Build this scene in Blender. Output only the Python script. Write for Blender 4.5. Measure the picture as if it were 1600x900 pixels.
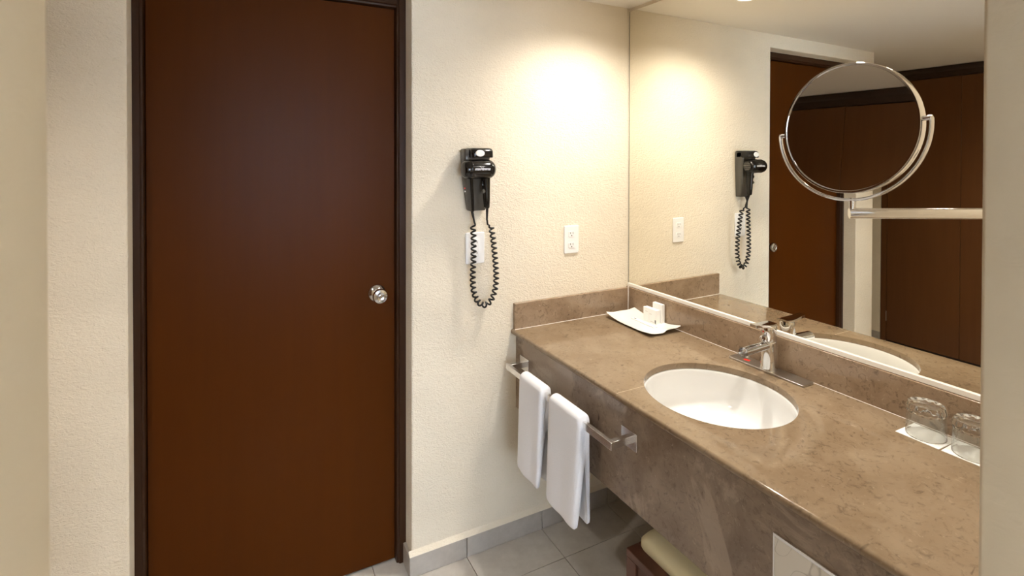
import bpy, bmesh, math, random
from mathutils import Vector, Matrix
random.seed(7)
scene = bpy.context.scene
for o in list(bpy.data.objects):
    bpy.data.objects.remove(o)
col = scene.collection
R = math.radians

# ------------------------------------------------------------------ camera
H = 1.572                       # camera height
CEIL = 2.253
cam_d = bpy.data.cameras.new('camera')
cam_d.sensor_width = 36.0
cam_d.lens = 36.0 * 818.6 / 1600.0
cam_d.shift_y = -(450 - 252.6) / 1600.0
cam_d.clip_start = 0.01
cam_d.dof.use_dof = True
cam_d.dof.focus_distance = 1.9
cam_d.dof.aperture_fstop = 11.0
cam = bpy.data.objects.new('camera', cam_d)
col.objects.link(cam)
YAW, PIT, ROLL = R(27.46), R(0.6), R(0.1)
fw = Vector((math.sin(YAW) * math.cos(PIT), math.cos(YAW) * math.cos(PIT), -math.sin(PIT)))
rt0 = Vector((math.cos(YAW), -math.sin(YAW), 0))
up0 = rt0.cross(fw)
rt = rt0 * math.cos(ROLL) + up0 * math.sin(ROLL)
up = up0 * math.cos(ROLL) - rt0 * math.sin(ROLL)
cm = Matrix((rt, up, -fw)).transposed().to_4x4()
cm.translation = (0, 0, H)
cam.matrix_world = cm
scene.camera = cam

# ------------------------------------------------------------------ world, daylight, exposure
w = bpy.data.worlds.new('world')
scene.world = w
w.use_nodes = True
wbg = w.node_tree.nodes['Background']
wbg.inputs[0].default_value = (0.55, 0.72, 1.0, 1)
wbg.inputs[1].default_value = 1.0
WINDOW_W = 66.0
LAMP_VANITY = 36.0
LAMP_NEAR = 25.0
FILL_HALL = 52.0
FILL_ROOM = 22.0
WARM = (1.0, 0.945, 0.86)
ad = bpy.data.lights.new('window_daylight', 'AREA')
ad.shape = 'RECTANGLE'; ad.size = 2.1; ad.size_y = 1.5
ad.energy = WINDOW_W; ad.color = (0.80, 0.89, 1.0)
ao = bpy.data.objects.new('window_daylight', ad)
ao.location = (0.3, -3.085, 1.45); ao.rotation_euler = (R(90), 0, 0)   # just outside the bedroom window, shines to +y through it
col.objects.link(ao)
vs = scene.view_settings
vs.view_transform = 'Standard'; vs.look = 'None'; vs.gamma = 1.0
vs.use_curve_mapping = False
vs.exposure = 0.8
scene.display_settings.display_device = 'sRGB'

# ------------------------------------------------------------------ helpers
def lin(c):
    return tuple((v / 12.92 if v <= 0.04045 else ((v + 0.055) / 1.055) ** 2.4) for v in [x / 255.0 for x in c]) + (1.0,)

def newmat(name, rgb, rough=0.5, metal=0.0, spec=None):
    m = bpy.data.materials.new(name); m.use_nodes = True
    b = m.node_tree.nodes['Principled BSDF']
    b.inputs['Base Color'].default_value = lin(rgb)
    b.inputs['Roughness'].default_value = rough
    b.inputs['Metallic'].default_value = metal
    if spec is not None: b.inputs['Specular IOR Level'].default_value = spec
    return m
def nd(m, t, **kw):
    n = m.node_tree.nodes.new(t)
    for k, v in kw.items():
        if k in n.inputs: n.inputs[k].default_value = v
        else: setattr(n, k, v)
    return n
def lk(m, a, b): m.node_tree.links.new(a, b)
def bsdf(m): return m.node_tree.nodes['Principled BSDF']
def coords(m, scale=(1, 1, 1)):
    tc = nd(m, 'ShaderNodeTexCoord'); mp = nd(m, 'ShaderNodeMapping')
    mp.inputs['Scale'].default_value = scale
    lk(m, tc.outputs['Object'], mp.inputs['Vector'])
    return mp.outputs['Vector']
def ramp(m, src, stops):
    r = nd(m, 'ShaderNodeValToRGB')
    e = r.color_ramp.elements
    while len(e) > 1: e.remove(e[-1])
    e[0].position = stops[0][0]; e[0].color = stops[0][1]
    for p, c in stops[1:]:
        x = e.new(p); x.color = c
    lk(m, src, r.inputs['Fac'])
    return r.outputs['Color']
def bump(m, src, strength, dist):
    b = nd(m, 'ShaderNodeBump'); b.inputs['Strength'].default_value = strength; b.inputs['Distance'].default_value = dist
    lk(m, src, b.inputs['Height']); lk(m, b.outputs['Normal'], bsdf(m).inputs['Normal'])
def mix(m, fac, a, b, mode='MIX'):
    n = nd(m, 'ShaderNodeMix'); n.data_type = 'RGBA'; n.blend_type = mode
    for s, v in ((n.inputs[0], fac), (n.inputs[6], a), (n.inputs[7], b)):
        if hasattr(v, 'is_output'): lk(m, v, s)
        else: s.default_value = v
    return n.outputs[2]

def plaster(name, rgb, scale=1.0, strength=0.55):
    m = newmat(name, rgb, 0.62, spec=0.25)
    v = coords(m, (1, 1, 1.7))
    n1 = nd(m, 'ShaderNodeTexNoise', Scale=95.0 * scale, Detail=3.0, Roughness=0.55, Distortion=0.9)
    n2 = nd(m, 'ShaderNodeTexNoise', Scale=28.0 * scale, Detail=2.0, Roughness=0.5, Distortion=1.5)
    lk(m, v, n1.inputs['Vector']); lk(m, v, n2.inputs['Vector'])
    a = nd(m, 'ShaderNodeMath', operation='MULTIPLY_ADD'); a.inputs[1].default_value = 0.5
    lk(m, n2.outputs['Fac'], a.inputs[0]); lk(m, n1.outputs['Fac'], a.inputs[2])
    bump(m, a.outputs[0], strength, 0.0035)
    n3 = nd(m, 'ShaderNodeTexNoise', Scale=2.5, Detail=3.0); lk(m, v, n3.inputs['Vector'])
    c = lin(rgb); d = tuple(x * 0.93 for x in c[:3]) + (1,)
    lk(m, ramp(m, n3.outputs['Fac'], [(0.35, d), (0.65, c)]), bsdf(m).inputs['Base Color'])
    return m
def stone(name, base, dark, light, rough, speck=1.0, patches=0.0):
    m = newmat(name, base, rough, spec=0.5)
    v = coords(m)
    n1 = nd(m, 'ShaderNodeTexNoise', Scale=7.0, Detail=6.0, Roughness=0.62, Distortion=0.6)
    n2 = nd(m, 'ShaderNodeTexNoise', Scale=38.0, Detail=6.0, Roughness=0.7, Distortion=1.6)
    n3 = nd(m, 'ShaderNodeTexNoise', Scale=75.0, Detail=4.0, Roughness=0.75, Distortion=0.8)
    for n in (n1, n2, n3): lk(m, v, n.inputs['Vector'])
    c = ramp(m, n1.outputs['Fac'], [(0.3, lin(dark)), (0.5, lin(base)), (0.72, lin(light))])
    f2 = ramp(m, n2.outputs['Fac'], [(0.34, (1, 1, 1, 1)), (0.46, (0, 0, 0, 1))])
    f2s = nd(m, 'ShaderNodeMath', operation='MULTIPLY'); f2s.inputs[1].default_value = 0.5 * speck
    lk(m, f2, f2s.inputs[0])
    c = mix(m, f2s.outputs[0], c, tuple(x * 0.45 for x in lin(dark)[:3]) + (1,))
    f3 = ramp(m, n3.outputs['Fac'], [(0.60, (0, 0, 0, 1)), (0.72, (1, 1, 1, 1))])
    f3s = nd(m, 'ShaderNodeMath', operation='MULTIPLY'); f3s.inputs[1].default_value = 0.45
    lk(m, f3, f3s.inputs[0])
    c = mix(m, f3s.outputs[0], c, lin(tuple(min(255, x + 35) for x in light)))
    if patches:
        n4 = nd(m, 'ShaderNodeTexNoise', Scale=3.2, Detail=7.0, Roughness=0.6, Distortion=1.2); lk(m, v, n4.inputs['Vector'])
        f4 = ramp(m, n4.outputs['Fac'], [(0.51, (0, 0, 0, 1)), (0.56, (1, 1, 1, 1))])
        f4s = nd(m, 'ShaderNodeMath', operation='MULTIPLY'); f4s.inputs[1].default_value = patches; lk(m, f4, f4s.inputs[0])
        c = mix(m, f4s.outputs[0], c, lin(tuple(min(255, x + 18) for x in light)))
        n5 = nd(m, 'ShaderNodeTexNoise', Scale=17.0, Detail=3.0, Roughness=0.6, Distortion=0.8); lk(m, v, n5.inputs['Vector'])
        f5 = ramp(m, n5.outputs['Fac'], [(0.70, (0, 0, 0, 1)), (0.74, (1, 1, 1, 1))])
        f5s = nd(m, 'ShaderNodeMath', operation='MULTIPLY'); f5s.inputs[1].default_value = 0.8; lk(m, f5, f5s.inputs[0])
        c = mix(m, f5s.outputs[0], c, tuple(x * 0.3 for x in lin(dark)[:3]) + (1,))
    lk(m, c, bsdf(m).inputs['Base Color'])
    return m
def wood(name, a, b, rough, vertical=True, spec=0.5):
    m = newmat(name, a, rough, spec=spec)
    v = coords(m, (9, 9, 0.6) if vertical else (0.6, 9, 9))
    n = nd(m, 'ShaderNodeTexNoise', Scale=3.0, Detail=5.0, Roughness=0.6, Distortion=0.4)
    lk(m, v, n.inputs['Vector'])
    lk(m, ramp(m, n.outputs['Fac'], [(0.3, lin(a)), (0.7, lin(b))]), bsdf(m).inputs['Base Color'])
    return m
def tilemat(name, a, b):
    m = newmat(name, a, 0.3, spec=0.4)
    v = coords(m)
    n = nd(m, 'ShaderNodeTexNoise', Scale=14.0, Detail=5.0, Roughness=0.65)
    lk(m, v, n.inputs['Vector'])
    lk(m, ramp(m, n.outputs['Fac'], [(0.35, lin(a)), (0.68, lin(b))]), bsdf(m).inputs['Base Color'])
    return m

M = {}
M['wall'] = plaster('cream_plaster', (238, 226, 205), 1.0, 0.8)
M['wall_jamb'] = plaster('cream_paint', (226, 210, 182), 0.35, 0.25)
M['ceiling'] = newmat('ceiling_paint', (244, 238, 228), 0.7, spec=0.2)
M['counter'] = stone('polished_brown_marble', (134, 114, 91), (126, 106, 83), (142, 123, 100), 0.09, 1.3, 0.12)
M['apron'] = stone('honed_brown_marble', (134, 115, 97), (116, 98, 82), (152, 133, 114), 0.22, 1.0, 0.55)
M['splash'] = stone('backsplash_marble', (152, 129, 106), (134, 111, 88), (168, 146, 122), 0.14, 1.4)
M['door'] = wood('varnished_brown_door', (76, 37, 6), (73, 35, 6), 0.36, spec=0.07)
M['door_frame'] = wood('dark_door_frame', (58, 35, 20), (54, 32, 18), 0.32, spec=0.2)
M['closet'] = wood('dark_closet_wood', (104, 65, 33), (98, 60, 30), 0.3, spec=0.4)
M['molding'] = wood('dark_molding_wood', (52, 34, 24), (42, 27, 19), 0.3, False)
M['stool_wood'] = wood('reddish_stool_wood', (94, 58, 42), (74, 45, 33), 0.35)
M['cushion'] = newmat('cream_cushion_fabric', (214, 200, 160), 0.85, spec=0.2)
M['tile'] = tilemat('grey_floor_tile', (190, 183, 174), (204, 198, 189))
M['bbtile'] = tilemat('grey_baseboard_tile', (170, 162, 153), (184, 177, 168))
M['grout'] = newmat('grout', (120, 104, 92), 0.85)
M['caulk'] = newmat('white_caulk', (226, 216, 208), 0.5)
M['seam'] = newmat('pale_seam_filler', (196, 174, 146), 0.3)
M['knobmetal'] = newmat('knob_steel', (205, 206, 208), 0.16, 1.0)
M['satin'] = newmat('satin_chrome', (230, 228, 226), 0.27, 1.0)
M['chrome'] = newmat('chrome', (222, 222, 224), 0.06, 1.0)
M['steel'] = newmat('brushed_steel', (200, 198, 194), 0.33, 1.0)
M['mirror'] = newmat('mirror_silver', (245, 243, 234), 0.0, 1.0)
M['mirror2'] = newmat('round_mirror_silver', (242, 242, 240), 0.0, 1.0)
M['edge'] = newmat('dark_mirror_edge', (70, 82, 74), 0.2)
M['whiteplastic'] = newmat('white_plastic', (240, 238, 236), 0.35)
M['strip'] = newmat('white_mirror_channel', (240, 234, 226), 0.3)
M['slot'] = newmat('socket_slot', (70, 60, 45), 0.6)
M['black'] = newmat('glossy_black_plastic', (14, 13, 13), 0.16)
M['blackmat'] = newmat('satin_black_plastic', (78, 75, 70), 0.26)
M['rubber'] = newmat('black_cord_rubber', (16, 16, 16), 0.4)
M['red'] = newmat('red_dot', (222, 40, 32), 0.4)
M['grey'] = newmat('silver_print', (216, 216, 226), 0.4)
M['porcelain'] = newmat('white_porcelain', (232, 231, 229), 0.07)
M['dish'] = newmat('white_ceramic_dish', (244, 240, 230), 0.25)
M['paper'] = newmat('white_paper', (246, 245, 243), 0.7)
M['ink'] = newmat('grey_ink', (120, 120, 118), 0.6)
M['faintink'] = newmat('pale_grey_ink', (205, 203, 198), 0.6)
M['towel'] = newmat('white_terry', (240, 240, 244), 0.95, spec=0.1)
v = coords(M['towel'])
n = nd(M['towel'], 'ShaderNodeTexNoise', Scale=420.0, Detail=2.0); lk(M['towel'], v, n.inputs['Vector'])
bump(M['towel'], n.outputs['Fac'], 0.5, 0.002)
M['glass'] = newmat('clear_glass', (255, 255, 252), 0.0)
bsdf(M['glass']).inputs['Transmission Weight'].default_value = 1.0
bsdf(M['glass']).inputs['IOR'].default_value = 1.48
m = M['thin_glass'] = newmat('thin_clear_glass', (255, 255, 255), 0.0)     # thin walls: see-through with a Fresnel gloss
tr_ = nd(m, 'ShaderNodeBsdfTransparent'); tr_.inputs['Color'].default_value = (0.955, 0.965, 0.955, 1)
gs_ = nd(m, 'ShaderNodeBsdfGlossy'); gs_.inputs['Roughness'].default_value = 0.02
lw_ = nd(m, 'ShaderNodeLayerWeight'); lw_.inputs['Blend'].default_value = 0.5
pw_ = nd(m, 'ShaderNodeMath', operation='POWER'); pw_.inputs[1].default_value = 3.0; lk(m, lw_.outputs['Facing'], pw_.inputs[0])
fr_ = nd(m, 'ShaderNodeMath', operation='MULTIPLY_ADD'); fr_.inputs[1].default_value = 0.9; fr_.inputs[2].default_value = 0.07; lk(m, pw_.outputs[0], fr_.inputs[0])
ms_ = nd(m, 'ShaderNodeMixShader')
lk(m, fr_.outputs[0], ms_.inputs[0]); lk(m, tr_.outputs[0], ms_.inputs[1]); lk(m, gs_.outputs[0], ms_.inputs[2])
lk(m, ms_.outputs[0], m.node_tree.nodes['Material Output'].inputs['Surface'])
M['pane'] = newmat('window_pane_glass', (245, 250, 255), 0.0)
bsdf(M['pane']).inputs['Transmission Weight'].default_value = 1.0
bsdf(M['pane']).inputs['IOR'].default_value = 1.02
m = M['panel'] = newmat('white_veined_panel', (200, 194, 184), 0.18)
v = coords(m)
n = nd(m, 'ShaderNodeTexNoise', Scale=6.0, Detail=1.0, Distortion=0.8); lk(m, v, n.inputs['Vector'])
lk(m, ramp(m, n.outputs['Fac'], [(0.494, lin((222, 216, 206))), (0.497, lin((165, 157, 147))), (0.500, lin((222, 216, 206)))]), bsdf(m).inputs['Base Color'])
m = M['lens'] = newmat('lamp_lens', (255, 240, 215), 0.4)
bsdf(m).inputs['Emission Color'].default_value = (1.0, 0.9, 0.74, 1)
bsdf(m).inputs['Emission Strength'].default_value = 14.0

def box(bm, lo, hi):
    g = bmesh.ops.create_cube(bm, size=1.0)['verts']
    for v in g:
        v.co = Vector([lo[i] + (v.co[i] + 0.5) * (hi[i] - lo[i]) for i in range(3)])
    return g
def boxes(*lst):
    bm = bmesh.new()
    for lo, hi in lst: box(bm, lo, hi)
    return bm
def prism(pts, z0, z1, axis='z'):
    """extrude a 2-D polygon; axis z: (x,y); axis y: (x,z) from y=z0..z1; axis x: (y,z)"""
    bm = bmesh.new()
    def P(p, t):
        return {'z': (p[0], p[1], t), 'y': (p[0], t, p[1]), 'x': (t, p[0], p[1])}[axis]
    a = [bm.verts.new(P(p, z0)) for p in pts]; b = [bm.verts.new(P(p, z1)) for p in pts]
    bm.faces.new(a[::-1]); bm.faces.new(b)
    n = len(pts)
    for i in range(n):
        j = (i + 1) % n
        bm.faces.new((a[i], a[j], b[j], b[i]))
    bmesh.ops.recalc_face_normals(bm, faces=bm.faces)
    return bm
def rrect(x0, y0, x1, y1, r, n=5):
    pts = []
    for cx, cy, a in ((x1 - r, y1 - r, 0), (x0 + r, y1 - r, 90), (x0 + r, y0 + r, 180), (x1 - r, y0 + r, 270)):
        for i in range(n + 1):
            t = R(a + 90 * i / n); pts.append((cx + r * math.cos(t), cy + r * math.sin(t)))
    return pts
def loft(rings, cap=True):
    bm = bmesh.new()
    vr = [[bm.verts.new(p) for p in r] for r in rings]
    n = len(rings[0])
    for a, b in zip(vr, vr[1:]):
        for i in range(n):
            j = (i + 1) % n
            bm.faces.new((a[i], a[j], b[j], b[i]))
    if cap:
        bm.faces.new(vr[0][::-1]); bm.faces.new(vr[-1])
    bmesh.ops.recalc_face_normals(bm, faces=bm.faces)
    return bm
def lathe(prof, n=40, axis='z', flute=None):
    """prof: list of (r, t); closed at r=0"""
    bm = bmesh.new(); rings = []
    def P(r, t, k):
        a = 2 * math.pi * k / n
        if flute: r = r * (1 + flute(t) * math.cos(a * 14))
        c, s = r * math.cos(a), r * math.sin(a)
        return {'z': (c, s, t), 'x': (t, c, s), 'y': (c, t, s)}[axis]
    for r, t in prof:
        if r < 1e-6: rings.append([bm.verts.new(P(0, t, 0))])
        else: rings.append([bm.verts.new(P(r, t, k)) for k in range(n)])
    for a, b in zip(rings, rings[1:]):
        for k in range(n):
            j = (k + 1) % n
            if len(a) == 1 and len(b) == 1: continue
            if len(a) == 1: bm.faces.new((a[0], b[k], b[j]))
            elif len(b) == 1: bm.faces.new((a[k], b[0], a[j]))
            else: bm.faces.new((a[k], b[k], b[j], a[j]))
    bmesh.ops.recalc_face_normals(bm, faces=bm.faces)
    return bm
def tube(path, rad, n=10, closed=False, flat=None):
    """sweep circle (or ellipse: rad=(a,b), with fixed up vector flat) along path"""
    bm = bmesh.new(); path = [Vector(p) for p in path]; N = len(path); rings = []
    prev = None
    for i, p in enumerate(path):
        t = (path[(i + 1) % N] - path[i - 1]) if (closed or 0 < i < N - 1) else (path[1] - path[0] if i == 0 else path[-1] - path[-2])
        t.normalize()
        if flat is not None: u = Vector(flat)
        elif prev is None: u = Vector((0, 0, 1)) if abs(t.z) < 0.9 else Vector((1, 0, 0))
        else: u = prev
        u = (u - t * u.dot(t)).normalized(); prev = u; s = t.cross(u)
        r = rad[i] if isinstance(rad, list) else rad
        a, b = r if isinstance(r, tuple) else (r, r)
        rings.append([bm.verts.new(p + u * a * math.sin(2 * math.pi * k / n) + s * b * math.cos(2 * math.pi * k / n)) for k in range(n)])
    pairs = list(zip(rings, rings[1:])) + ([(rings[-1], rings[0])] if closed else [])
    for a, b in pairs:
        for k in range(n):
            j = (k + 1) % n
            bm.faces.new((a[k], a[j], b[j], b[k]))
    if not closed:
        bm.faces.new(rings[0][::-1]); bm.faces.new(rings[-1])
    bmesh.ops.recalc_face_normals(bm, faces=bm.faces)
    return bm
def spline(pts, n=12):
    pts = [Vector(p) for p in pts]; out = []
    for i in range(len(pts) - 1):
        p0 = pts[max(i - 1, 0)]; p1 = pts[i]; p2 = pts[i + 1]; p3 = pts[min(i + 2, len(pts) - 1)]
        for k in range(n):
            t = k / n
            out.append(0.5 * ((2 * p1) + (p2 - p0) * t + (2 * p0 - 5 * p1 + 4 * p2 - p3) * t * t + (3 * p1 - p0 - 3 * p2 + p3) * t ** 3))
    out.append(pts[-1]); return out

def obj(name, bm, mat, parent=None, smooth=False, bevel=0, loc=None, rot=None, subsurf=0, angle=40, seg=2):
    me = bpy.data.meshes.new(name); bm.to_mesh(me); bm.free()
    o = bpy.data.objects.new(name, me); col.objects.link(o)
    me.materials.append(M[mat] if isinstance(mat, str) else mat)
    if parent: o.parent = parent
    if loc: o.location = loc
    if rot: o.rotation_euler = rot
    if bevel:
        b = o.modifiers.new('bevel', 'BEVEL'); b.width = bevel; b.segments = seg; b.limit_method = 'ANGLE'; b.angle_limit = R(40)
    if subsurf:
        s = o.modifiers.new('sub', 'SUBSURF'); s.levels = s.render_levels = subsurf
    if smooth or bevel:
        for p in me.polygons: p.use_smooth = True
        try:
            me.set_sharp_from_angle(angle=R(angle))
        except Exception: pass
    return o
def tag(o, label, cat, group=None):
    o['label'] = label; o['category'] = cat
    if group: o['group'] = group
    return o
def thing(name, label, cat, loc=(0, 0, 0), rz=0.0, group=None, rot=None):
    o = bpy.data.objects.new(name, None); col.objects.link(o)
    o.empty_display_size = 0.05; o.location = loc; o.rotation_euler = rot or (0, 0, rz)
    return tag(o, label, cat, group)
def struct(o): o['kind'] = 'structure'; return o
def copy_tree(o, parent=None):
    c = o.copy(); col.objects.link(c); c.parent = parent
    for ch in list(o.children): copy_tree(ch, c)
    return c

# vanity frame: origin at the mirror corner, local x toward the mirror wall, local y toward the back wall
EPS = R(0.69)
XM, D = 1.598, 1.9
cE, sE = math.cos(EPS), math.sin(EPS)
def V(x, y, z): return (XM + x * cE - y * sE, D + x * sE + y * cE, z)
CT = 0.864                         # counter top height

# ================================================================== SETTING
# floor: grout bed with single tiles
floor = struct(obj('floor', boxes(((-2.2, -3.1, -0.08), (2.3, 3.3, -0.004))), 'grout'))
tw = 0.34
tb = boxes(((0.0015, 0.0015, -0.006), (tw - 0.0015, tw - 0.0015, 0.0)))
tile_me = bpy.data.meshes.new('tile'); tb.to_mesh(tile_me); tb.free(); tile_me.materials.append(M['tile'])
for i in range(-7, 3):
    for j in range(0, 9):
        x0, y0 = 0.785 + tw * i, 1.71 - tw * 4 + tw * j
        if x0 + tw > 1.62: continue
        if y0 > 2.9: continue
        if y0 > 1.9 and x0 > 0.5: continue
        t = bpy.data.objects.new('tile', tile_me); col.objects.link(t); t.parent = floor
        t.location = (x0, y0, random.uniform(-0.0006, 0.0))
# column against the mirror wall, cut narrower
cb = boxes(((0.0015, 0.0015, -0.006), (0.125, tw - 0.0015, 0.0)))
cut_me = bpy.data.meshes.new('cut_tile'); cb.to_mesh(cut_me); cb.free(); cut_me.materials.append(M['tile'])
for j in range(0, 5):
    t = bpy.data.objects.new('tile', cut_me); col.objects.link(t); t.parent = floor
    t.location = (0.785 + 2 * tw, 1.71 - tw * 4 + tw * j, 0)
ceiling = struct(obj('ceiling', boxes(((-2.2, -3.1, CEIL), (2.3, 3.3, CEIL + 0.1))), 'ceiling'))

# back wall with the door opening (single inverted-U slab)
OX0, OX1, OZ = -0.295, 0.567, 2.178
WL = -0.492
bm = prism([(WL, 0), (OX0, 0), (OX0, OZ), (OX1, OZ), (OX1, 0), (1.78, 0), (1.78, CEIL), (WL, CEIL)], D, D + 0.17, 'y')
ed = [e for e in bm.edges if all(abs(v.co.y - D) < 1e-4 for v in e.verts) and
      all((abs(v.co.x - OX0) < 1e-4 or abs(v.co.x - OX1) < 1e-4) for v in e.verts)]
ed += [e for e in bm.edges if all(abs(v.co.y - D) < 1e-4 and abs(v.co.x - WL) < 1e-4 for v in e.verts)]
bmesh.ops.bevel(bm, geom=ed, offset=0.009, segments=3, affect='EDGES', profile=0.5)
wall_back = struct(obj('wall_back', bm, 'wall', smooth=True, angle=30))
# mirror wall
wall_right = struct(obj('wall_right', boxes(((0, -1.72, 0), (0.12, 0.0, CEIL))), 'wall', loc=(XM, D, 0), rot=(0, 0, EPS)))
# doorway wall the camera looks through
FX0, FX1, FY0, FY1 = -0.2497 * 0.30, 2.66 * 0.30, 0.17, 0.30
bm = prism([(-1.52, 0), (FX0, 0), (FX0, 2.15), (FX1, 2.15), (FX1, 0), (1.75, 0), (1.75, CEIL), (-1.52, CEIL)], FY0, FY1, 'y')
ed = [e for e in bm.edges if (all(abs(v.co.x - FX0) < 1e-4 for v in e.verts) or all(abs(v.co.x - FX1) < 1e-4 for v in e.verts))
      and abs(e.verts[0].co.z - e.verts[1].co.z) > 1]
bmesh.ops.bevel(bm, geom=ed, offset=0.004, segments=3, affect='EDGES', profile=0.5)
wall_front = struct(obj('wall_front', bm, 'wall_jamb', smooth=True, angle=30))
# hall walls beyond
struct(obj('wall_left', boxes(((-1.62, 2.345, 0), (-1.50, 3.2, CEIL))), 'wall'))
struct(obj('wall_far', boxes(((-1.62, 3.2, 0), (1.9, 3.3, CEIL))), 'wall'))
struct(obj('wall_toilet', boxes(((1.78, D, 0), (1.88, 3.2, CEIL))), 'wall'))
struct(obj('wall_hall_right', boxes(((WL, D + 0.17, 0), (WL + 0.1, 3.2, CEIL))), 'wall'))
# bedroom behind the camera, with its window
struct(obj('wall_bedroom_left', boxes(((-2.2, -3.0, 0), (-2.1, FY0, CEIL))), 'wall_jamb'))
struct(obj('wall_bedroom_right', boxes(((2.2, -3.0, 0), (2.3, FY1, CEIL))), 'wall_jamb'))
struct(obj('wall_bedroom_near', boxes(((1.75, FY0, 0), (2.2, FY1, CEIL)), ((-2.1, FY0, 0), (-1.52, FY1, CEIL))), 'wall_jamb'))
struct(obj('wall_rear', boxes(((-2.2, -3.1, 0), (-0.8, -3.0, CEIL)), ((1.4, -3.1, 0), (2.3, -3.0, CEIL)),
                              ((-0.8, -3.1, 0), (1.4, -3.0, 0.66)), ((-0.8, -3.1, 2.24), (1.4, -3.0, CEIL))), 'wall_jamb'))
win = struct(obj('window_1', boxes(((-0.8, -3.07, 0.66), (-0.75, -3.02, 2.24)), ((1.35, -3.07, 0.66), (1.4, -3.02, 2.24)),
                                   ((-0.75, -3.07, 0.66), (1.35, -3.02, 0.71)), ((-0.75, -3.07, 2.19), (1.35, -3.02, 2.24)),
                                   ((0.28, -3.07, 0.71), (0.32, -3.02, 2.19))), 'whiteplastic'))
obj('pane', boxes(((-0.75, -3.048, 0.71), (0.28, -3.044, 2.19))), 'pane', win)
obj('pane', boxes(((0.32, -3.048, 0.71), (1.35, -3.044, 2.19))), 'pane', win)

# baseboard of tiles along the back wall
bb = struct(obj('baseboard_back', boxes(((OX1 - 0.006, D - 0.006, 0), (1.63, D, 0.074))), 'grout'))
xs = [OX1 - 0.012, 0.785, 1.127, 1.466, 1.62]
for a, b in zip(xs, xs[1:]):
    obj('tile', boxes(((a + 0.0012, D - 0.014, 0.0005), (b - 0.0012, D - 0.004, 0.078))), 'bbtile', bb, bevel=0.0015)
obj('tile', boxes(((OX1 - 0.012, D - 0.0125, 0.0005), (OX1, D + 0.075, 0.078))), 'bbtile', bb, bevel=0.0015)
# plaster ledge on top of the tiles
obj('plaster_ledge', prism([(D - 0.0145, 0.0785), (D, 0.0785), (D, 0.094)], OX1 - 0.012, 1.60, 'x'), 'wall', bb)
bl = struct(obj('baseboard_left', boxes(((-1.50, 2.345, 0), (-1.49, 3.2, 0.13))), 'bbtile'))
obj('tile', boxes(((WL, D - 0.012, 0), (OX0, D, 0.078))), 'bbtile', bl)

# door
door = struct(obj('door_1', boxes(((-0.264, 2.004, 0.008), (0.530, 2.044, 2.136))), 'door', bevel=0.002))
fz = 2.136
for x0, x1, inner in ((OX0, -0.266, 1), (0.532, OX1, -1)):
    if inner == 1: pts = [(x0, 1.976), (x1 - 0.010, 1.976), (x1 - 0.008, 1.982), (x1 - 0.002, 1.984), (x1, 1.988), (x1, 2.07), (x0, 2.07)]
    else: pts = [(x1, 1.976), (x0 + 0.010, 1.976), (x0 + 0.008, 1.982), (x0 + 0.002, 1.984), (x0, 1.988), (x0, 2.07), (x1, 2.07)]
    obj('jamb', prism(pts, 0.0, OZ), 'door_frame', door, bevel=0.001)
obj('header', prism([(1.976, OZ), (1.976, fz + 0.012), (1.982, fz + 0.010), (1.984, fz + 0.003), (1.988, fz + 0.002), (2.07, fz + 0.002), (2.07, OZ)], -0.266, 0.532, 'x'), 'door_frame', door, bevel=0.001)
kn = obj('door_knob', lathe([(0.013, -0.016), (0.0135, -0.028), (0.020, -0.036), (0.0265, -0.046), (0.0275, -0.054), (0.025, -0.061), (0.016, -0.064), (0.014, -0.0625), (0.0, -0.0625)], 40, 'y'), 'knobmetal', door, smooth=True, loc=(0.462, 2.004, 1.050))
obj('rosette', lathe([(0.0335, 0.0), (0.0335, -0.004), (0.031, -0.008), (0.020, -0.015), (0.012, -0.018), (0.0, -0.018)], 40, 'y'), 'knobmetal', kn, smooth=True)
obj('keyhole', lathe([(0.007, -0.0615), (0.007, -0.0645), (0.0045, -0.0648), (0.0, -0.0645)], 24, 'y'), 'chrome', kn, smooth=True)
obj('key_slot', boxes(((-0.0012, -0.0652, -0.0035), (0.0012, -0.0640, 0.0035))), 'slot', kn)

# ================================================================== WARDROBE on the left (seen in the mirrors)
wd = thing('wardrobe', 'dark brown built-in wardrobe with crown moulding, reflected in the mirror', 'wardrobe', (-1.5, 0.30, 0))
obj('carcass', boxes(((-0.55, 0.005, 0.0), (-0.02, 2.04, CEIL - 0.004))), 'closet', wd)
obj('crown_moulding', prism([(-0.02, 2.172), (0.006, 2.172), (0.010, 2.186), (0.010, 2.214), (0.024, 2.228), (0.028, 2.250), (-0.02, 2.250)], 0.005, 2.045, 'y'), 'molding', wd, bevel=0.002)
obj('end_stile', boxes(((-0.02, 2.000, 0.0), (0.0, 2.04, 2.172))), 'closet', wd)
obj('plinth', boxes(((-0.02, 0.005, 0.0), (-0.006, 2.000, 0.078))), 'molding', wd)
ys = [0.006, 0.506, 1.010, 1.514, 1.998]
for i, (a, b) in enumerate(zip(ys, ys[1:])):
    dr = obj('door', boxes(((-0.019, a + 0.001, 0.082), (0.0, b - 0.001, 2.168))), 'closet', wd, bevel=0.0015)
    s = 1 if i % 2 == 0 else -1
    yh = (b - 0.05) if s == 1 else (a + 0.05)
    if i < 2:
        obj('knob', lathe([(0.007, 0.0), (0.007, 0.012), (0.014, 0.018), (0.014, 0.024), (0.0, 0.027)], 20, 'x'), 'steel', dr, smooth=True, loc=(0.0, yh, 1.0))
obj('hinge', boxes(((-0.002, 1.996, 0.235), (0.003, 2.001, 0.315))), 'steel', wd)

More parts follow.
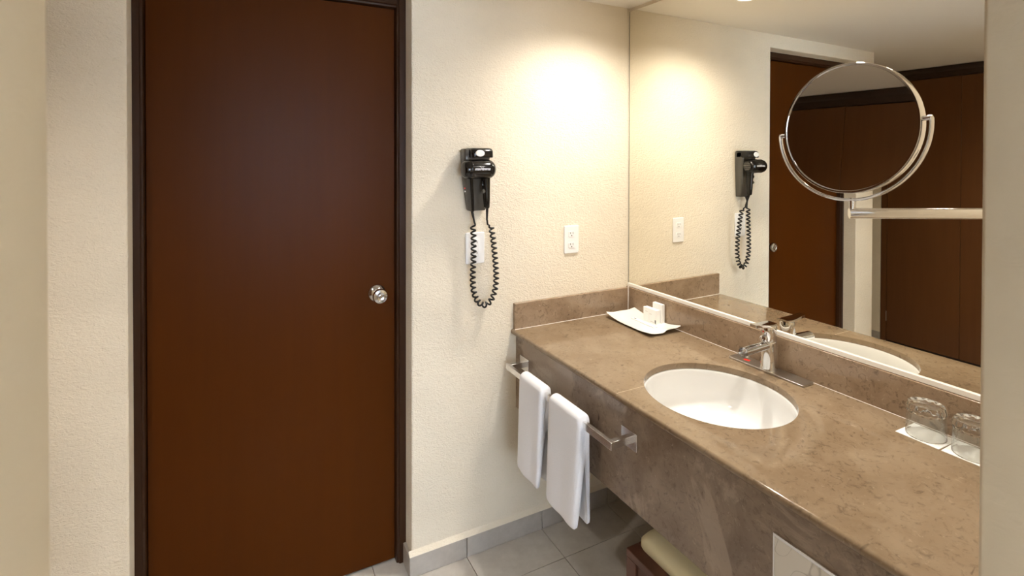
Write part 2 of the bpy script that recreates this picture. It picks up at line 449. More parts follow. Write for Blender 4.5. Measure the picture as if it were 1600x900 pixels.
# ================================================================== VANITY
SX, SY, SA, SB = -0.333, -0.785, 0.222, 0.205     # sink centre, half-length (y), half-width (x)
FE = -0.615                                       # slab front edge
van = thing('vanity', 'brown marble vanity counter with deep apron and backsplash along the mirror wall', 'vanity', V(0, 0, 0), EPS)
SEAM = -0.655
def arc(y_from_seam_up):
    t0 = math.asin((SEAM - SY) / SA)
    n = 64
    if y_from_seam_up:   # the part with y > SEAM, from front side (x<SX) to back side
        ts = [math.pi - t0 + (t0 - (math.pi - t0)) * i / 40 for i in range(41)]
    else:                # rest of ellipse, from back side round the near end to front side
        a0, a1 = t0, -math.pi - t0
        ts = [a0 + (a1 - a0) * i / n for i in range(n + 1)]
    return [(SX + SB * math.cos(t), SY + SA * math.sin(t)) for t in ts]
YEND = -1.59
def slab(pts):
    bm = prism(pts, CT - 0.020, CT)
    ed = [e for e in bm.edges if all(abs(v.co.x - FE) < 1e-4 for v in e.verts) and abs(e.verts[0].co.z - e.verts[1].co.z) < 1e-5]
    bmesh.ops.bevel(bm, geom=ed, offset=0.0085, segments=5, affect='EDGES', profile=0.5)
    def on_e(v): return abs(((v.co.x - SX) / SB) ** 2 + ((v.co.y - SY) / SA) ** 2 - 1) < 1e-3
    ed = [e for e in bm.edges if all(on_e(v) and abs(v.co.z - CT) < 1e-5 for v in e.verts)]
    bmesh.ops.bevel(bm, geom=ed, offset=0.002, segments=2, affect='EDGES', profile=0.5)
    return bm
g = 0.0004
A = [(FE, 0.0072)] + [(FE, SEAM + g)] + arc(True) + [(-0.0, SEAM + g), (-0.0, 0.0)]
B = [(FE, SEAM - g), (FE, YEND), (0, YEND), (0, SEAM - g)] + arc(False)
obj('countertop', slab(A), 'counter', van, smooth=True, angle=35)
obj('countertop', slab(B), 'counter', van, smooth=True, angle=35)
obj('apron', boxes(((-0.592, YEND, 0.540), (-0.572, 0.006, CT - 0.020))), 'apron', van, bevel=0.001)
obj('backsplash', boxes(((-0.016, YEND, CT), (0.0, 0.0, 0.973))), 'splash', van, bevel=0.002)
sp = obj('backsplash', prism([(-0.605, 0.0072), (-0.605, -0.009), (-0.016, -0.016), (-0.016, 0.0)], CT, 0.970), 'splash', van, bevel=0.002)
obj('sealant', tube([(-0.605, -0.0095, CT), (-0.016, -0.0165, CT)], 0.0016, 6), 'caulk', sp)
obj('sealant', tube([(-0.0165, -0.0165, CT), (-0.0165, -0.0165, 0.975)], 0.0030, 6), 'caulk', sp)
obj('sealant', tube([(-0.0165, -0.017, CT), (-0.0165, YEND, CT)], 0.0012, 6), 'caulk', van)
# seam filler
obj('seam', boxes(((FE + 0.006, SEAM - 0.0005, CT - 0.004), (SX - SB * math.cos(math.asin((SEAM - SY) / SA)) - 0.003, SEAM + 0.0005, CT + 0.0001))), 'seam', van)

# sink bowl
sk = thing('sink', 'white oval undermount sink sunk in the marble counter', 'sink', V(SX, SY, CT - 0.020), EPS)
def ring(s, z, n=72): return [(SB * s * math.cos(2 * math.pi * k / n), SA * s * math.sin(2 * math.pi * k / n), z) for k in range(n)]
rings = [ring(1.10, -0.001), ring(0.985, -0.001), ring(0.975, -0.006)]
for k in range(1, 13):
    t = k / 12
    rings.append(ring(0.975 * (1 - t ** 3.0) ** 0.55 * (1 - .0) + 0.10 * t if k < 12 else 0.105, -0.006 - 0.135 * math.sin(t * math.pi / 2) ** 0.95))
bm = loft(rings, cap=False)
bmesh.ops.solidify(bm, geom=bm.faces[:], thickness=-0.008)
bmesh.ops.recalc_face_normals(bm, faces=bm.faces)
obj('bowl', bm, 'porcelain', sk, smooth=True, angle=60)
obj('drain', lathe([(0.0, -0.1405), (0.018, -0.1405), (0.026, -0.138), (0.026, -0.150), (0.0, -0.150)], 32), 'chrome', sk, smooth=True)

# faucet
FXY = (-0.052, -0.757)
fc = thing('faucet', 'chrome single-lever faucet on a flat steel base plate behind the sink', 'faucet', V(FXY[0], FXY[1], CT), EPS)
bp = obj('base_plate', prism(rrect(-0.030, -0.137, 0.028, 0.137, 0.006), 0.0, 0.0065), 'steel', fc, bevel=0.0012)
body = obj('body', lathe([(0.0, 0.0065), (0.0275, 0.0065), (0.0265, 0.012), (0.0245, 0.04), (0.0240, 0.095), (0.0232, 0.0985), (0.0222, 0.0995), (0.0, 0.0995)], 48), 'chrome', fc, smooth=True)
head = obj('lever_head', lathe([(0.0, 0.1005), (0.0225, 0.1005), (0.024, 0.1025), (0.0238, 0.146), (0.0225, 0.151), (0.0, 0.152)], 48), 'chrome', fc, smooth=True)
lv = loft([[(x, y * s, z0 + zz) for y, zz in rrect(-1, -0.0045, 1, 0.0045, 0.0044, 3)] for x, s, z0 in
           ((0.020, 0.016, 0.1525), (0.0, 0.0200, 0.1525), (-0.022, 0.0185, 0.1530), (-0.050, 0.0145, 0.1555), (-0.078, 0.0125, 0.1590), (-0.082, 0.010, 0.1595))])
lever = obj('lever', lv, 'chrome', head, smooth=True, angle=50)
obj('temperature_mark', lathe([(0.0, -0.0003), (0.003, -0.0003), (0.003, 0.0006), (0.0, 0.0006)], 12, 'x'), 'red', head, loc=(-0.0236, 0.004, 0.131))
obj('temperature_knob', lathe([(0.0, 0.004), (0.011, 0.004), (0.0125, 0.0), (0.0125, -0.006), (0.009, -0.0085), (0.0, -0.009)], 24, 'x'), 'chrome', body, smooth=True, loc=(-0.0245, 0.0, 0.108))
# spout : oval tube with a hollow scooped end
SPZ = 0.0195
rad = [(0.0125, 0.0165), (0.0128, 0.0165), (0.0135, 0.0165), (0.0140, 0.0165)]
spath = [(-0.010, 0, 0.066 + SPZ), (-0.05, 0, 0.065 + SPZ), (-0.095, 0, 0.0635 + SPZ), (-0.128, 0, 0.0620 + SPZ)]
bm = tube(spath, rad, 28, flat=(0, 0, 1))
endf = [f for f in bm.faces if len(f.verts) > 4 and f.calc_center_median().x < -0.1]
r1 = bmesh.ops.inset_individual(bm, faces=endf, thickness=0.0022)
bmesh.ops.translate(bm, verts=list({v for f in endf for v in f.verts}), vec=(0.016, 0, 0))
for v in bm.verts:
    if v.co.x < -0.12: v.co.x += (v.co.z - 0.062 - SPZ) * 0.35
sp_ = obj('spout', bm, 'chrome', fc, smooth=True, angle=50)
obj('aerator', lathe([(0.0, -0.004), (0.0085, -0.004), (0.0085, 0.003), (0.0, 0.003)], 20), 'steel', sp_, smooth=True, loc=(-0.108, 0, 0.0480 + SPZ))
obj('red_sticker', boxes(((-0.006, -0.010, 0.0064), (0.006, 0.010, 0.0069))), 'red', bp, loc=(-0.004, 0.080, 0), rot=(0, 0, 0.2))

# towel rack
tr = thing('towel_rack', 'square chrome towel bar fixed to the vanity apron', 'towel rack', V(-0.592, -0.39, 0.745), EPS)
ZB = 0.0
BX0, BX1 = -0.080, -0.067
obj('bar', boxes(((BX0, -0.318, -0.011), (BX1, 0.330, 0.011))), 'satin', tr, bevel=0.0008)
for y in (-0.307, 0.317):
    p = obj('post', boxes(((BX1 - 0.0005, y - 0.009, -0.0105), (-0.004, y + 0.009, 0.0105))), 'satin', tr, bevel=0.0008)
    obj('mounting_plate', boxes(((-0.006, y - 0.034, -0.026), (-0.0005, y + 0.034, 0.026))), 'satin', p, bevel=0.0008)

# folded towels over the bar
def towel(y0, y1, label, zf, zbk, seed):
    rnd = random.Random(seed)
    th = 0.0155
    bxc = (BX0 + BX1) / 2 ; bw = (BX1 - BX0) / 2 + 0.002
    def prof(off, zfront, zback):
        pts = []
        r = bw + off
        for k in range(22):
            pts.append((bxc - r, zfront + (0.011 - zfront) * k / 22))
        for k in range(0, 13):
            a = math.pi - math.pi * k / 12
            pts.append((bxc + r * math.cos(a), 0.011 + (r * 0.85) * math.sin(a)))
        for k in range(1, 23):
            pts.append((bxc + r, 0.011 + (zback - 0.011) * k / 22))
        return pts
    outer = prof(th, zf, zbk); inner = prof(0.0, zf, zbk)
    ring_ = outer + inner[::-1]
    rings = []
    NS = 14
    ph = rnd.uniform(0, 6)
    for s in range(NS + 1):
        t = s / NS
        e = min(t, 1 - t) * (y1 - y0)
        y = y0 + (y1 - y0) * t
        rr = []
        shrink = 1.0 if e > 0.006 else 0.45 + 0.55 * math.sqrt(max(0.0, 1 - ((0.006 - e) / 0.006) ** 2))
        mid = [((outer[i][0] + inner[i][0]) / 2, (outer[i][1] + inner[i][1]) / 2) for i in range(len(outer))]
        mm = mid + mid[::-1]
        for i, (px, pz) in enumerate(ring_):
            mx, mz = mm[i]
            x = mx + (px - mx) * shrink; z = mz + (pz - mz) * shrink
            hang = max(0.0, -z) / 0.33
            front = px < bxc
            flare = 0.010 * hang * (-1 if front else 0.2)
            wav = 0.0025 * hang * math.sin(y * 60 + ph + (0 if front else 2))
            zz = z
            if hang > 0.93: zz += 0.006 * math.sin((y - y0) / (y1 - y0) * math.pi * 1.0 + 0.3) * -1
            yy = y + (0.008 * hang if t > 0.5 else 0.012 * hang) * (0.3 if front else -0.4)
            rr.append((x + flare + wav, yy, zz))
        rings.append(rr)
    bm = loft(rings)
    o = obj('hand_towel', bm, 'towel', smooth=True, angle=70, loc=V(-0.592, 0, 0.745), rot=(0, 0, EPS), subsurf=1)
    return tag(o, label, 'towel', 'white towels on the chrome bar')
towel(-0.352, -0.190, 'folded white hand towel on the chrome bar, closer to the back wall', -0.320, -0.312, 1)
towel(-0.575, -0.392, 'folded white hand towel on the chrome bar, closer to the sink', -0.322, -0.314, 2)

# veined panel in the apron
pn = thing('apron_panel', 'pale veined panel with chrome edge set into the vanity apron', 'panel', V(-0.592, -1.31, 0.56), EPS)
obj('sheet', boxes(((-0.0035, -0.147, 0.004), (0.004, 0.147, 0.199))), 'panel', pn)
obj('trim', boxes(((-0.006, -0.15, 0.198), (0.004, 0.15, 0.206))), 'chrome', pn, bevel=0.001)
obj('trim', boxes(((-0.006, -0.15, 0.0), (0.004, 0.15, 0.006))), 'chrome', pn, bevel=0.001)
obj('trim', boxes(((-0.005, 0.147, 0.004), (0.004, 0.150, 0.200))), 'chrome', pn)
obj('trim', boxes(((-0.005, -0.150, 0.004), (0.004, -0.147, 0.200))), 'chrome', pn)

# wall mirror
mr = thing('wall_mirror', 'large frameless wall mirror above the vanity backsplash', 'mirror', V(0, -0.80, 0.974), EPS)
obj('glass', boxes(((-0.0045, YEND + 0.8, 0.013), (-0.0005, 0.7935, 1.262))), 'mirror', mr)
obj('glass_edge', boxes(((-0.0047, 0.7935, 0.013), (-0.0005, 0.7950, 1.262))), 'edge', mr)
obj('bottom_channel', boxes(((-0.011, YEND + 0.8, 0.0), (-0.0005, 0.797, 0.0145))), 'strip', mr, bevel=0.001)

# ================================================================== ROUND MIRROR ON ARM
def ray(u, v):
    return fw + rt * ((u - 800) / 818.6) - up * ((v - 252.6) / 818.6)
RC = Vector((0, 0, H)) + Vector((0.8885, 0.5095, 0.0475)) - rt * 0.0045
nv = Vector((-0.998, -0.017, 0.061)).normalized()
mmz = thing('magnifying_mirror', 'round chrome vanity mirror in a yoke on a wall arm', 'mirror', (1.10, FY1, 1.483))
RR = 0.1075
zax = nv; xax = Vector((0, 0, 1)).cross(zax).normalized(); yax = zax.cross(xax)
mt = Matrix((xax, yax, zax)).transposed().to_4x4(); mt.translation = RC - Vector(mmz.location)
hd = obj('mirror_head', lathe([(0.0, -0.014), (RR - 0.004, -0.014), (RR, -0.012), (RR, 0.001), (RR - 0.001, 0.0025), (RR - 0.0035, 0.0025), (RR - 0.0045, 0.0005), (RR - 0.0045, -0.002), (0.0, -0.002)], 96), 'chrome', mmz, smooth=True, angle=40)
hd.matrix_local = mt
gl = obj('reflecting_glass', lathe([(0.0, 0.0), (RR - 0.0045, 0.0), (RR - 0.0045, -0.0015), (0.0, -0.0015)], 96), 'mirror2', hd)
# yoke: half ring below, pivots on both sides
YR = RR + 0.0105; YROLL = R(5)
yk = []
tilt = R(0)
for k in range(49):
    a = math.pi + math.pi * k / 48 + YROLL
    yk.append((YR * math.cos(a), YR * math.sin(a), -0.004))
yoke = obj('yoke', tube(yk, [(0.0045, 0.0026)] * 49, 12, flat=(0, 0, 1)), 'chrome', hd, smooth=True)
for s in (-1, 1):
    obj('pivot', lathe([(0.0, -0.006), (0.0038, -0.006), (0.0038, 0.006), (0.0, 0.006)], 16, 'x'), 'chrome', hd, smooth=True, loc=(s * (RR + 0.005) * math.cos(YROLL), s * (RR + 0.005) * math.sin(YROLL), -0.004), rot=(0, 0, YROLL))
yb = mt @ Vector((YR * math.sin(R(6)), -YR * math.cos(R(6)), -0.004))
adir = Vector((0.70, -0.714, 0.033)).normalized()
arm0 = Vector((yb.x, yb.y, yb.z - 0.0220)) - adir * 0.004
tlen = (0 - arm0.y + 0.004) / adir.y
arm1 = arm0 + adir * tlen
az = arm0.z; azw = arm1.z
obj('post', tube([(yb.x, yb.y, yb.z + 0.003), (yb.x, yb.y, az + 0.003)], 0.0040, 16), 'chrome', mmz, smooth=True)
obj('arm', tube([arm0, arm1], 0.0084, 28), 'chrome', mmz, smooth=True)
obj('wall_bracket', lathe([(0.0, 0.0), (0.028, 0.0), (0.028, 0.006), (0.025, 0.009), (0.012, 0.012), (0.0, 0.012)], 32, 'y'), 'chrome', mmz, smooth=True, loc=(arm1.x, 0.0, azw))

# ================================================================== SOAP DISH AND BOXES
dish_o = Vector(V(-0.098, -0.199, CT))
bm = bmesh.new()
NX, NY = 14, 20
hw, hl = 0.082, 0.146
rnd = random.Random(3)
ph1, ph2 = 0.7, 2.1
def dz(a, b):
    ex = abs(a) ; ey = abs(b)
    z = 0.004 + 0.017 * max(0.0, ey - 0.35) ** 1.6 / 0.65 ** 1.6 * (1.0 if not (a < 0 and b < 0) else 0.45)
    z += 0.007 * max(0, ex - 0.5) ** 1.5 / 0.5 ** 1.5
    return z
def dpos(i, j):
    a = -1 + 2 * i / NX; b = -1 + 2 * j / NY
    x = a * hw * (1 + 0.010 * math.sin(b * 9 + ph1) * (abs(a) > 0.99)) ; y = b * hl * (1 + 0.012 * math.sin(a * 7 + ph2) * (abs(b) > 0.99))
    return x, y, dz(a, b)
top = [[bm.verts.new(dpos(i, j)) for j in range(NY + 1)] for i in range(NX + 1)]
bot = [[bm.verts.new((v_.co.x * 0.985, v_.co.y * 0.985, v_.co.z - 0.004)) for v_ in r_] for r_ in top]
for i in range(NX):
    for j in range(NY):
        bm.faces.new((top[i][j], top[i + 1][j], top[i + 1][j + 1], top[i][j + 1]))
        bm.faces.new((bot[i][j], bot[i][j + 1], bot[i + 1][j + 1], bot[i + 1][j]))
for i in range(NX):
    for j in (0, NY):
        q = (top[i][j], bot[i][j], bot[i + 1][j], top[i + 1][j]); bm.faces.new(q if j == 0 else q[::-1])
for j in range(NY):
    for i in (0, NX):
        q = (top[i][j], top[i][j + 1], bot[i][j + 1], bot[i][j]); bm.faces.new(q if i == 0 else q[::-1])
bmesh.ops.recalc_face_normals(bm, faces=bm.faces)
o = obj('soap_dish', bm, 'dish', smooth=True, angle=70, loc=dish_o, rot=(0, 0, EPS + R(-2)), subsurf=1)
tag(o, 'white rectangular ceramic dish with upturned edges in the counter corner', 'dish')
DZ = CT + 0.0045
def carton(label, x, y, lx, ly, h, rz, marks):
    t = thing('soap_carton', label, 'carton', V(x, y, DZ), EPS + rz, 'small white cartons on the dish')
    obj('box', boxes(((-lx / 2, -ly / 2, 0), (lx / 2, ly / 2, h))), 'paper', t, bevel=0.0008)
    for (a0, z0, a1, z1, mt_) in marks:
        obj('print', boxes(((-lx / 2 - 0.0004, a0, z0), (-lx / 2 + 0.0004, a1, z1))), mt_, t)
carton('short white carton standing at the front on the dish', -0.050, -0.205, 0.022, 0.078, 0.059, R(0),
       [(-0.012, 0.036, 0.002, 0.038, 'faintink'), (0.012, 0.042, 0.026, 0.044, 'faintink'), (-0.037, 0.004, -0.030, 0.018, 'ink'),
        (0.004, 0.008, 0.0045, 0.048, 'faintink'), (-0.026, 0.006, -0.004, 0.008, 'faintink')])
carton('taller white carton standing behind the short one on the dish', -0.029, -0.224, 0.016, 0.055, 0.082, R(0),
       [(-0.010, 0.050, 0.008, 0.052, 'faintink')])
t = thing('nail_file_packet', 'slim white packet lying flat on the dish before the cartons', 'packet', V(-0.088, -0.200, DZ), EPS + R(-2))
obj('sleeve', boxes(((-0.010, -0.072, 0), (0.010, 0.072, 0.004))), 'paper', t, bevel=0.0008)
obj('print', boxes(((-0.004, 0.050, 0.0038), (0.004, 0.064, 0.0043))), 'ink', t)
obj('print', boxes(((-0.001, -0.070, 0.0038), (0.001, -0.058, 0.0043))), 'faintink', t)

# ================================================================== GLASSES ON COASTERS
for k, (gy, lb, cl) in enumerate(((-1.211, 'upturned clear tumbler on a paper coaster, next to the faucet side', 'white square paper coaster under the tumbler nearer the faucet'),
                                  (-1.309, 'upturned clear tumbler on a paper coaster, half hidden by the door jamb', 'white square paper coaster under the tumbler nearer the door jamb'))):
    c = obj('paper_coaster', boxes(((-0.045, -0.0475, 0.0), (0.045, 0.0475, 0.0012))), 'paper', loc=V(-0.070, gy, CT), rot=(0, 0, EPS + R(1.0 if k else -1.0)))
    tag(c, cl, 'coaster', 'paper coasters on the counter')
    bm = bmesh.new()
    n = 84
    rings = []
    zs = [(0.0400, 0.0012, 0), (0.0416, 0.0), (0.0426, 0.0015), (0.0419, 0.02), (0.0406, 0.05), (0.0402, 0.059), (0.0413, 0.063), (0.0412, 0.070), (0.0398, 0.077), (0.0370, 0.0812), (0.031, 0.0815), (0.027, 0.0798), (0.0, 0.0795)]
    zs = [(a[0], a[1]) for a in zs] + [(0.0, 0.0635), (0.022, 0.0632), (0.032, 0.0620), (0.0368, 0.0570), (0.0382, 0.048), (0.0393, 0.020), (0.0400, 0.0012)]
    bmx = lathe(zs, 112, 'z', flute=lambda t: 0.020 if 0.0598 < t < 0.0814 else 0.0)
    bmesh.ops.remove_doubles(bmx, verts=bmx.verts, dist=1e-5)
    bmesh.ops.recalc_face_normals(bmx, faces=bmx.faces)
    bm.free()
    for f_ in bmx.faces:
        zc_ = f_.calc_center_median().z; f_.material_index = 0 if (zc_ > 0.056 or zc_ < 0.0016) else 1
    o = obj('drinking_glass', bmx, 'glass', smooth=True, angle=35, loc=V(-0.070, gy, CT + 0.0013), rot=(0, 0, EPS))
    o.data.materials.append(M['thin_glass'])
    tag(o, lb, 'glass', 'upturned tumblers on the counter')

# ================================================================== OUTLETS
def plate(t, w_, h_):
    return obj('cover_plate', prism(rrect(-w_ / 2, -h_ / 2, w_ / 2, h_ / 2, 0.006), -0.006, 0.0, 'y'), 'whiteplastic', t, bevel=0.0025)
t = thing('wall_outlet', 'white double power outlet on the back wall above the backsplash', 'outlet', (1.276, D, 1.211))
pl = plate(t, 0.074, 0.120)
for dz_ in (0.024, -0.024):
    r_ = obj('receptacle', prism(rrect(-0.017, dz_ - 0.013, 0.017, dz_ + 0.013, 0.008), -0.0075, -0.005, 'y'), 'whiteplastic', t, bevel=0.0006)
    for sx in (-0.0065, 0.0065):
        obj('slot', boxes(((sx - 0.0011, -0.0078, dz_ + 0.0005), (sx + 0.0011, -0.0070, dz_ + 0.0085))), 'slot', r_)
    obj('ground_hole', lathe([(0, -0.0079), (0.0026, -0.0079), (0.0026, -0.0070), (0, -0.0070)], 14, 'y'), 'slot', r_, loc=(0, 0, dz_ - 0.0065))
t = thing('wall_outlet', 'white outlet with raised rectangular insert behind the coiled cord', 'outlet', (0.822, D, 1.210))
plate(t, 0.080, 0.124)
r_ = obj('receptacle', prism(rrect(-0.017, -0.034, 0.017, 0.034, 0.002), -0.0085, -0.005, 'y'), 'whiteplastic', t, bevel=0.0008)
for dz_ in (0.021, -0.021):
    for sx in (-0.0065, 0.0065):
        obj('slot', boxes(((sx - 0.0011, -0.0089, dz_ - 0.002), (sx + 0.0011, -0.0080, dz_ + 0.006))), 'slot', r_)
    obj('ground_hole', lathe([(0, -0.0089), (0.0024, -0.0089), (0.0024, -0.0080), (0, -0.0080)], 14, 'y'), 'slot', r_, loc=(0, 0, dz_ - 0.009))
for dz_ in (0.0045, -0.0045):
    obj('test_button', boxes(((-0.008, -0.0095, dz_ - 0.003), (0.008, -0.0080, dz_ + 0.003))), 'whiteplastic', r_)

# ================================================================== HAIR DRYER
hx, hz = 0.812, 1.36
hh = thing('hair_dryer_holder', 'black wall-mounted hair dryer cradle with white button on the back wall', 'dryer holder', (hx, D, hz))
def sec(wl, wr, d, z, r=0.010):
    return [(x, -y, z) for x, y in rrect(-wl, 0.0, wr, d, min(r, d * 0.45), 4)]
obj('housing', loft([sec(.026, .044, .030, 0.000), sec(.030, .046, .034, 0.006), sec(.042, .050, .044, 0.085), sec(.051, .053, .050, 0.15), sec(.054, .054, .052, 0.200), sec(.054, .054, .054, 0.232), sec(.050, .050, .048, 0.240)]),
    'blackmat', hh, smooth=True, angle=50)
cap = obj('cradle_cap', loft([sec(.036, .053, .086, 0.206, .016), sec(.037, .054, .088, 0.210, .016), sec(.037, .054, .086, 0.232, .016), sec(.034, .051, .080, 0.2405, .016), sec(.028, .045, .070, 0.243, .016)]),
          'black', hh, smooth=True, angle=55)
obj('release_button', prism([(-0.006 + 0.0185 * math.cos(a), 0.2225 + 0.0125 * math.sin(a)) for a in [2 * math.pi * k / 28 for k in range(28)]], -0.0905, -0.084, 'y'), 'whiteplastic', cap, bevel=0.0015)
obj('grip_rib', loft([[(x - 0.012, y, z) for x, y, z in sec(.005, .005, .038, -0.002, .004)], [(x - 0.026, y, z) for x, y, z in sec(.006, .006, .058, 0.13, .004)]]), 'black', hh, smooth=True, angle=50)
for z_, mt_ in ((0.088, 'red'), (0.076, 'whiteplastic')):
    obj('indicator', lathe([(0, -0.003), (0.0028, -0.003), (0.003, 0.0), (0, 0.002)], 14, 'x'), mt_, hh, smooth=True, loc=(-0.0425 + (0.0012 if z_ < 0.08 else 0), -0.028, z_))

hd_ = thing('hair_dryer', 'black hair dryer with coiled cord hanging in the wall cradle', 'hair dryer', (0.80, D - 0.078, 1.36))
zb_ = 0.162
obj('barrel', lathe([(0.0, -0.0605), (0.022, -0.060), (0.0290, -0.057), (0.0330, -0.050), (0.0345, -0.042), (0.0355, -0.030), (0.0370, 0.010), (0.0372, 0.035), (0.0345, 0.052), (0.0290, 0.061), (0.020, 0.066), (0.0, 0.067)], 48, 'x'),
    'black', hd_, smooth=True, angle=60, loc=(0.0, 0.0, zb_))
bar_ = hd_.children[0]
obj('nozzle_ring', lathe([(0.0362, -0.036), (0.0368, -0.034), (0.0368, -0.031), (0.0362, -0.029)], 40, 'x'), 'black', bar_, smooth=True)
for k in range(-4, 5):
    zz = k * 0.0048; ww = math.sqrt(max(0.0, 0.022 ** 2 - zz * zz))
    obj('intake_slat', boxes(((0.0640, -ww, zz - 0.0010), (0.0680, ww, zz + 0.0010))), 'blackmat', bar_)
# lettering on the barrel
tx = bpy.data.curves.new('lettering', 'FONT'); tx.body = 'maxXtreme'; tx.size = 0.0155; tx.shear = 0.35; tx.extrude = 0.0003; tx.offset = 0.00025; tx.space_character = 0.80
tx.align_x = 'CENTER'; tx.align_y = 'CENTER'
to = bpy.data.objects.new('lettering_tmp', tx); col.objects.link(to)
dg = bpy.context.evaluated_depsgraph_get()
me = bpy.data.meshes.new_from_object(to.evaluated_get(dg)); bpy.data.objects.remove(to)
for v_ in me.vertices:      # wrap round the barrel
    x_, y_, e_ = v_.co
    a = y_ / 0.0372
    v_.co = (x_, -(0.0374 + e_) * math.cos(a), (0.0374 + e_) * math.sin(a))
me.materials.clear(); me.materials.append(M['grey'])
lo_ = bpy.data.objects.new('lettering', me); col.objects.link(lo_); lo_.parent = bar_; lo_.location = (0.004, 0, 0.002)
hnd = obj('handle', loft([[(0.036 + dx + x, 0.004 - y, z) for x, y in rrect(-w_, -d_, w_, d_, min(w_, d_) * 0.8, 4)] for z, w_, d_, dx in
                          ((0.012, 0.0070, 0.009, 0.004), (0.016, 0.0095, 0.012, 0.004), (0.05, 0.0118, 0.014, 0.003), (0.085, 0.0125, 0.015, 0.002), (0.12, 0.0150, 0.017, 0.0), (0.140, 0.019, 0.020, -0.003))]), 'black', hd_, smooth=True, angle=60)
obj('switch', lathe([(0, -0.006), (0.005, -0.005), (0.0085, 0.0), (0.005, 0.005), (0, 0.006)], 18, 'y'), 'blackmat', hnd, smooth=True, loc=(0.0240, -0.004, 0.078))
obj('hanging_loop', tube([(0.036 - 0.016, 0.0, 0.118), (0.036 - 0.020, -0.004, 0.110), (0.036 - 0.016, -0.004, 0.100)], 0.0025, 8), 'black', hnd, smooth=True)
# coiled cord: strain reliefs, straight leads and a U-shaped helix (world coordinates relative to the dryer root)
ox, oy, oz = 0.80, D - 0.078, 1.36
def L_(x, y, z): return Vector((x - ox, y - oy, z - oz))
obj('strain_relief', tube([L_(0.842, D - 0.074, 1.374), L_(0.845, D - 0.066, 1.345), L_(0.847, D - 0.060, 1.325)], [0.0055, 0.0045, 0.0036], 12), 'rubber', hd_, smooth=True)
obj('strain_relief', tube([L_(0.800, D - 0.020, 1.366), L_(0.801, D - 0.030, 1.345), L_(0.803, D - 0.034, 1.330)], [0.0055, 0.0050, 0.0036], 12), 'rubber', hd_, smooth=True)
U = spline([(0.799, D - .036, 1.303), (0.801, D - .038, 1.25), (0.800, D - .040, 1.18), (0.797, D - .040, 1.11), (0.800, D - .040, 1.055), (0.817, D - .041, 1.010), (0.846, D - .042, 0.991),
            (0.876, D - .043, 1.010), (0.893, D - .044, 1.060), (0.894, D - .045, 1.12), (0.887, D - .047, 1.19), (0.877, D - .050, 1.26), (0.868, D - .053, 1.298)], 40)
path = [L_(0.803, D - .034, 1.331), L_(0.806, D - .034, 1.316), L_(0.809, D - .035, 1.308)]
# arc length
S = [0.0]
for a, b in zip(U, U[1:]): S.append(S[-1] + (b - a).length)
turns = 33; steps = 16; Ltot = S[-1]
def at(s):
    import bisect
    i = min(max(bisect.bisect(S, s) - 1, 0), len(U) - 2)
    f = (s - S[i]) / (S[i + 1] - S[i] + 1e-9)
    return U[i].lerp(U[i + 1], f), (U[i + 1] - U[i]).normalized()
for k in range(turns * steps + 1):
    s = Ltot * k / (turns * steps)
    p, tn = at(s)
    nrm = Vector((0, 1, 0)); sd = tn.cross(nrm).normalized(); nrm = sd.cross(tn).normalized()
    a = 2 * math.pi * k / steps
    rr_ = 0.0088
    q = p + sd * rr_ * math.cos(a) + nrm * rr_ * math.sin(a)
    path.append(L_(q.x, q.y, q.z))
path += [L_(0.860, D - .056, 1.303), L_(0.851, D - .058, 1.308), L_(0.848, D - .060, 1.326)]
obj('coiled_cord', tube(path, 0.0037, 8), 'rubber', hd_, smooth=True)

# ================================================================== STOOL UNDER THE COUNTER
st = thing('stool', 'reddish wooden stool with cream seat cushion tucked under the vanity', 'stool', V(-0.40, -0.90, 0), EPS)
x0, x1, y0, y1, zt = -0.200, 0.20, -0.21, 0.21, 0.42
for sx, sy in ((x0, y1), (x1, y1), (x0, y0), (x1, y0)):
    a = sx if sx == x0 else sx - 0.04; b = sy if sy == y0 else sy - 0.04
    obj('leg', boxes(((a, b, 0.0), (a + 0.04, b + 0.04, zt - 0.022))), 'stool_wood', st, bevel=0.002)
rail = 0.045
for lo, hi in (((x0, y0, zt - 0.022), (x0 + rail, y1, zt)), ((x1 - rail, y0, zt - 0.022), (x1, y1, zt)),
               ((x0 + rail, y1 - 0.03, zt - 0.022), (x1 - rail, y1, zt)), ((x0 + rail, y0, zt - 0.022), (x1 - rail, y0 + 0.03, zt))):
    obj('seat_rail', boxes((lo, hi)), 'stool_wood', st, bevel=0.002)
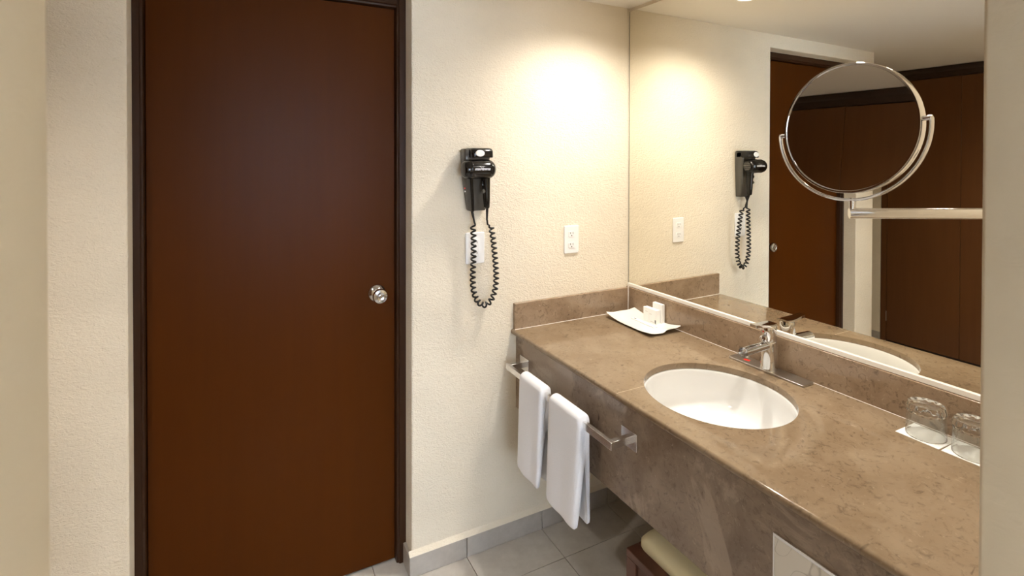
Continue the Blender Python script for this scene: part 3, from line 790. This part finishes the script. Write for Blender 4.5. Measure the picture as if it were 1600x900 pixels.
for lo, hi in (((x0 + 0.008, y0 + 0.04, zt - 0.09), (x0 + 0.028, y1 - 0.04, zt - 0.022)), ((x0 + 0.04, y1 - 0.028, zt - 0.09), (x1 - 0.04, y1 - 0.008, zt - 0.022))):
    obj('apron_board', boxes((lo, hi)), 'stool_wood', st, bevel=0.002)
bm = bmesh.new()
cx0, cx1, cy0, cy1 = x0 + 0.034, x1 - 0.004, y0 + 0.006, y1 - 0.008
NXc, NYc = 10, 10
def cring(ins, z):
    return [(x, y, z) for x, y in rrect(cx0 + ins, cy0 + ins, cx1 - ins, cy1 - ins, 0.028, 6)]
bm.free()
bm = loft([cring(0.006, zt - 0.006), cring(0.0, zt + 0.006), cring(0.001, zt + 0.022), cring(0.012, zt + 0.038), cring(0.035, zt + 0.047), cring(0.09, zt + 0.053), cring(0.15, zt + 0.055)])
obj('seat_cushion', bm, 'cushion', st, smooth=True, angle=70)

# ================================================================== RECESSED DOWNLIGHTS
def downlight(x, y, energy, label, size=148, blend=1.0):
    t = thing('recessed_downlight', label, 'ceiling lamp', (x, y, CEIL), 0, 'round recessed ceiling downlights')
    obj('trim_ring', lathe([(0.040, 0.0), (0.056, 0.0), (0.056, -0.003), (0.052, -0.006), (0.042, -0.006), (0.040, -0.003)], 40), 'whiteplastic', t, smooth=True)
    obj('lens', lathe([(0.0, -0.0025), (0.040, -0.0025), (0.040, -0.0005), (0.0, -0.0005)], 40), 'lens', t)
    d = bpy.data.lights.new('lamp_light', 'SPOT'); d.energy = energy; d.color = WARM
    d.spot_size = R(size); d.spot_blend = blend; d.shadow_soft_size = 0.035
    o = bpy.data.objects.new('lamp_light', d); col.objects.link(o); o.parent = t; o.location = (0, 0, -0.012)
    return t
downlight(1.275, 1.515, LAMP_VANITY, 'round recessed downlight near the back wall, glaring in the mirror top')
downlight(1.28, 0.75, LAMP_NEAR, 'round recessed downlight over the near end of the vanity, above the frame')
downlight(-0.80, 0.85, FILL_HALL, 'added fill downlight over the passage before the wardrobe, out of frame')  # unseen lamp, added to brighten the wardrobe, towels and ceiling
downlight(0.2, -1.2, FILL_ROOM, 'added fill downlight in the bedroom behind the camera')  # no lamp known here; added as extra fill from behind the doorway
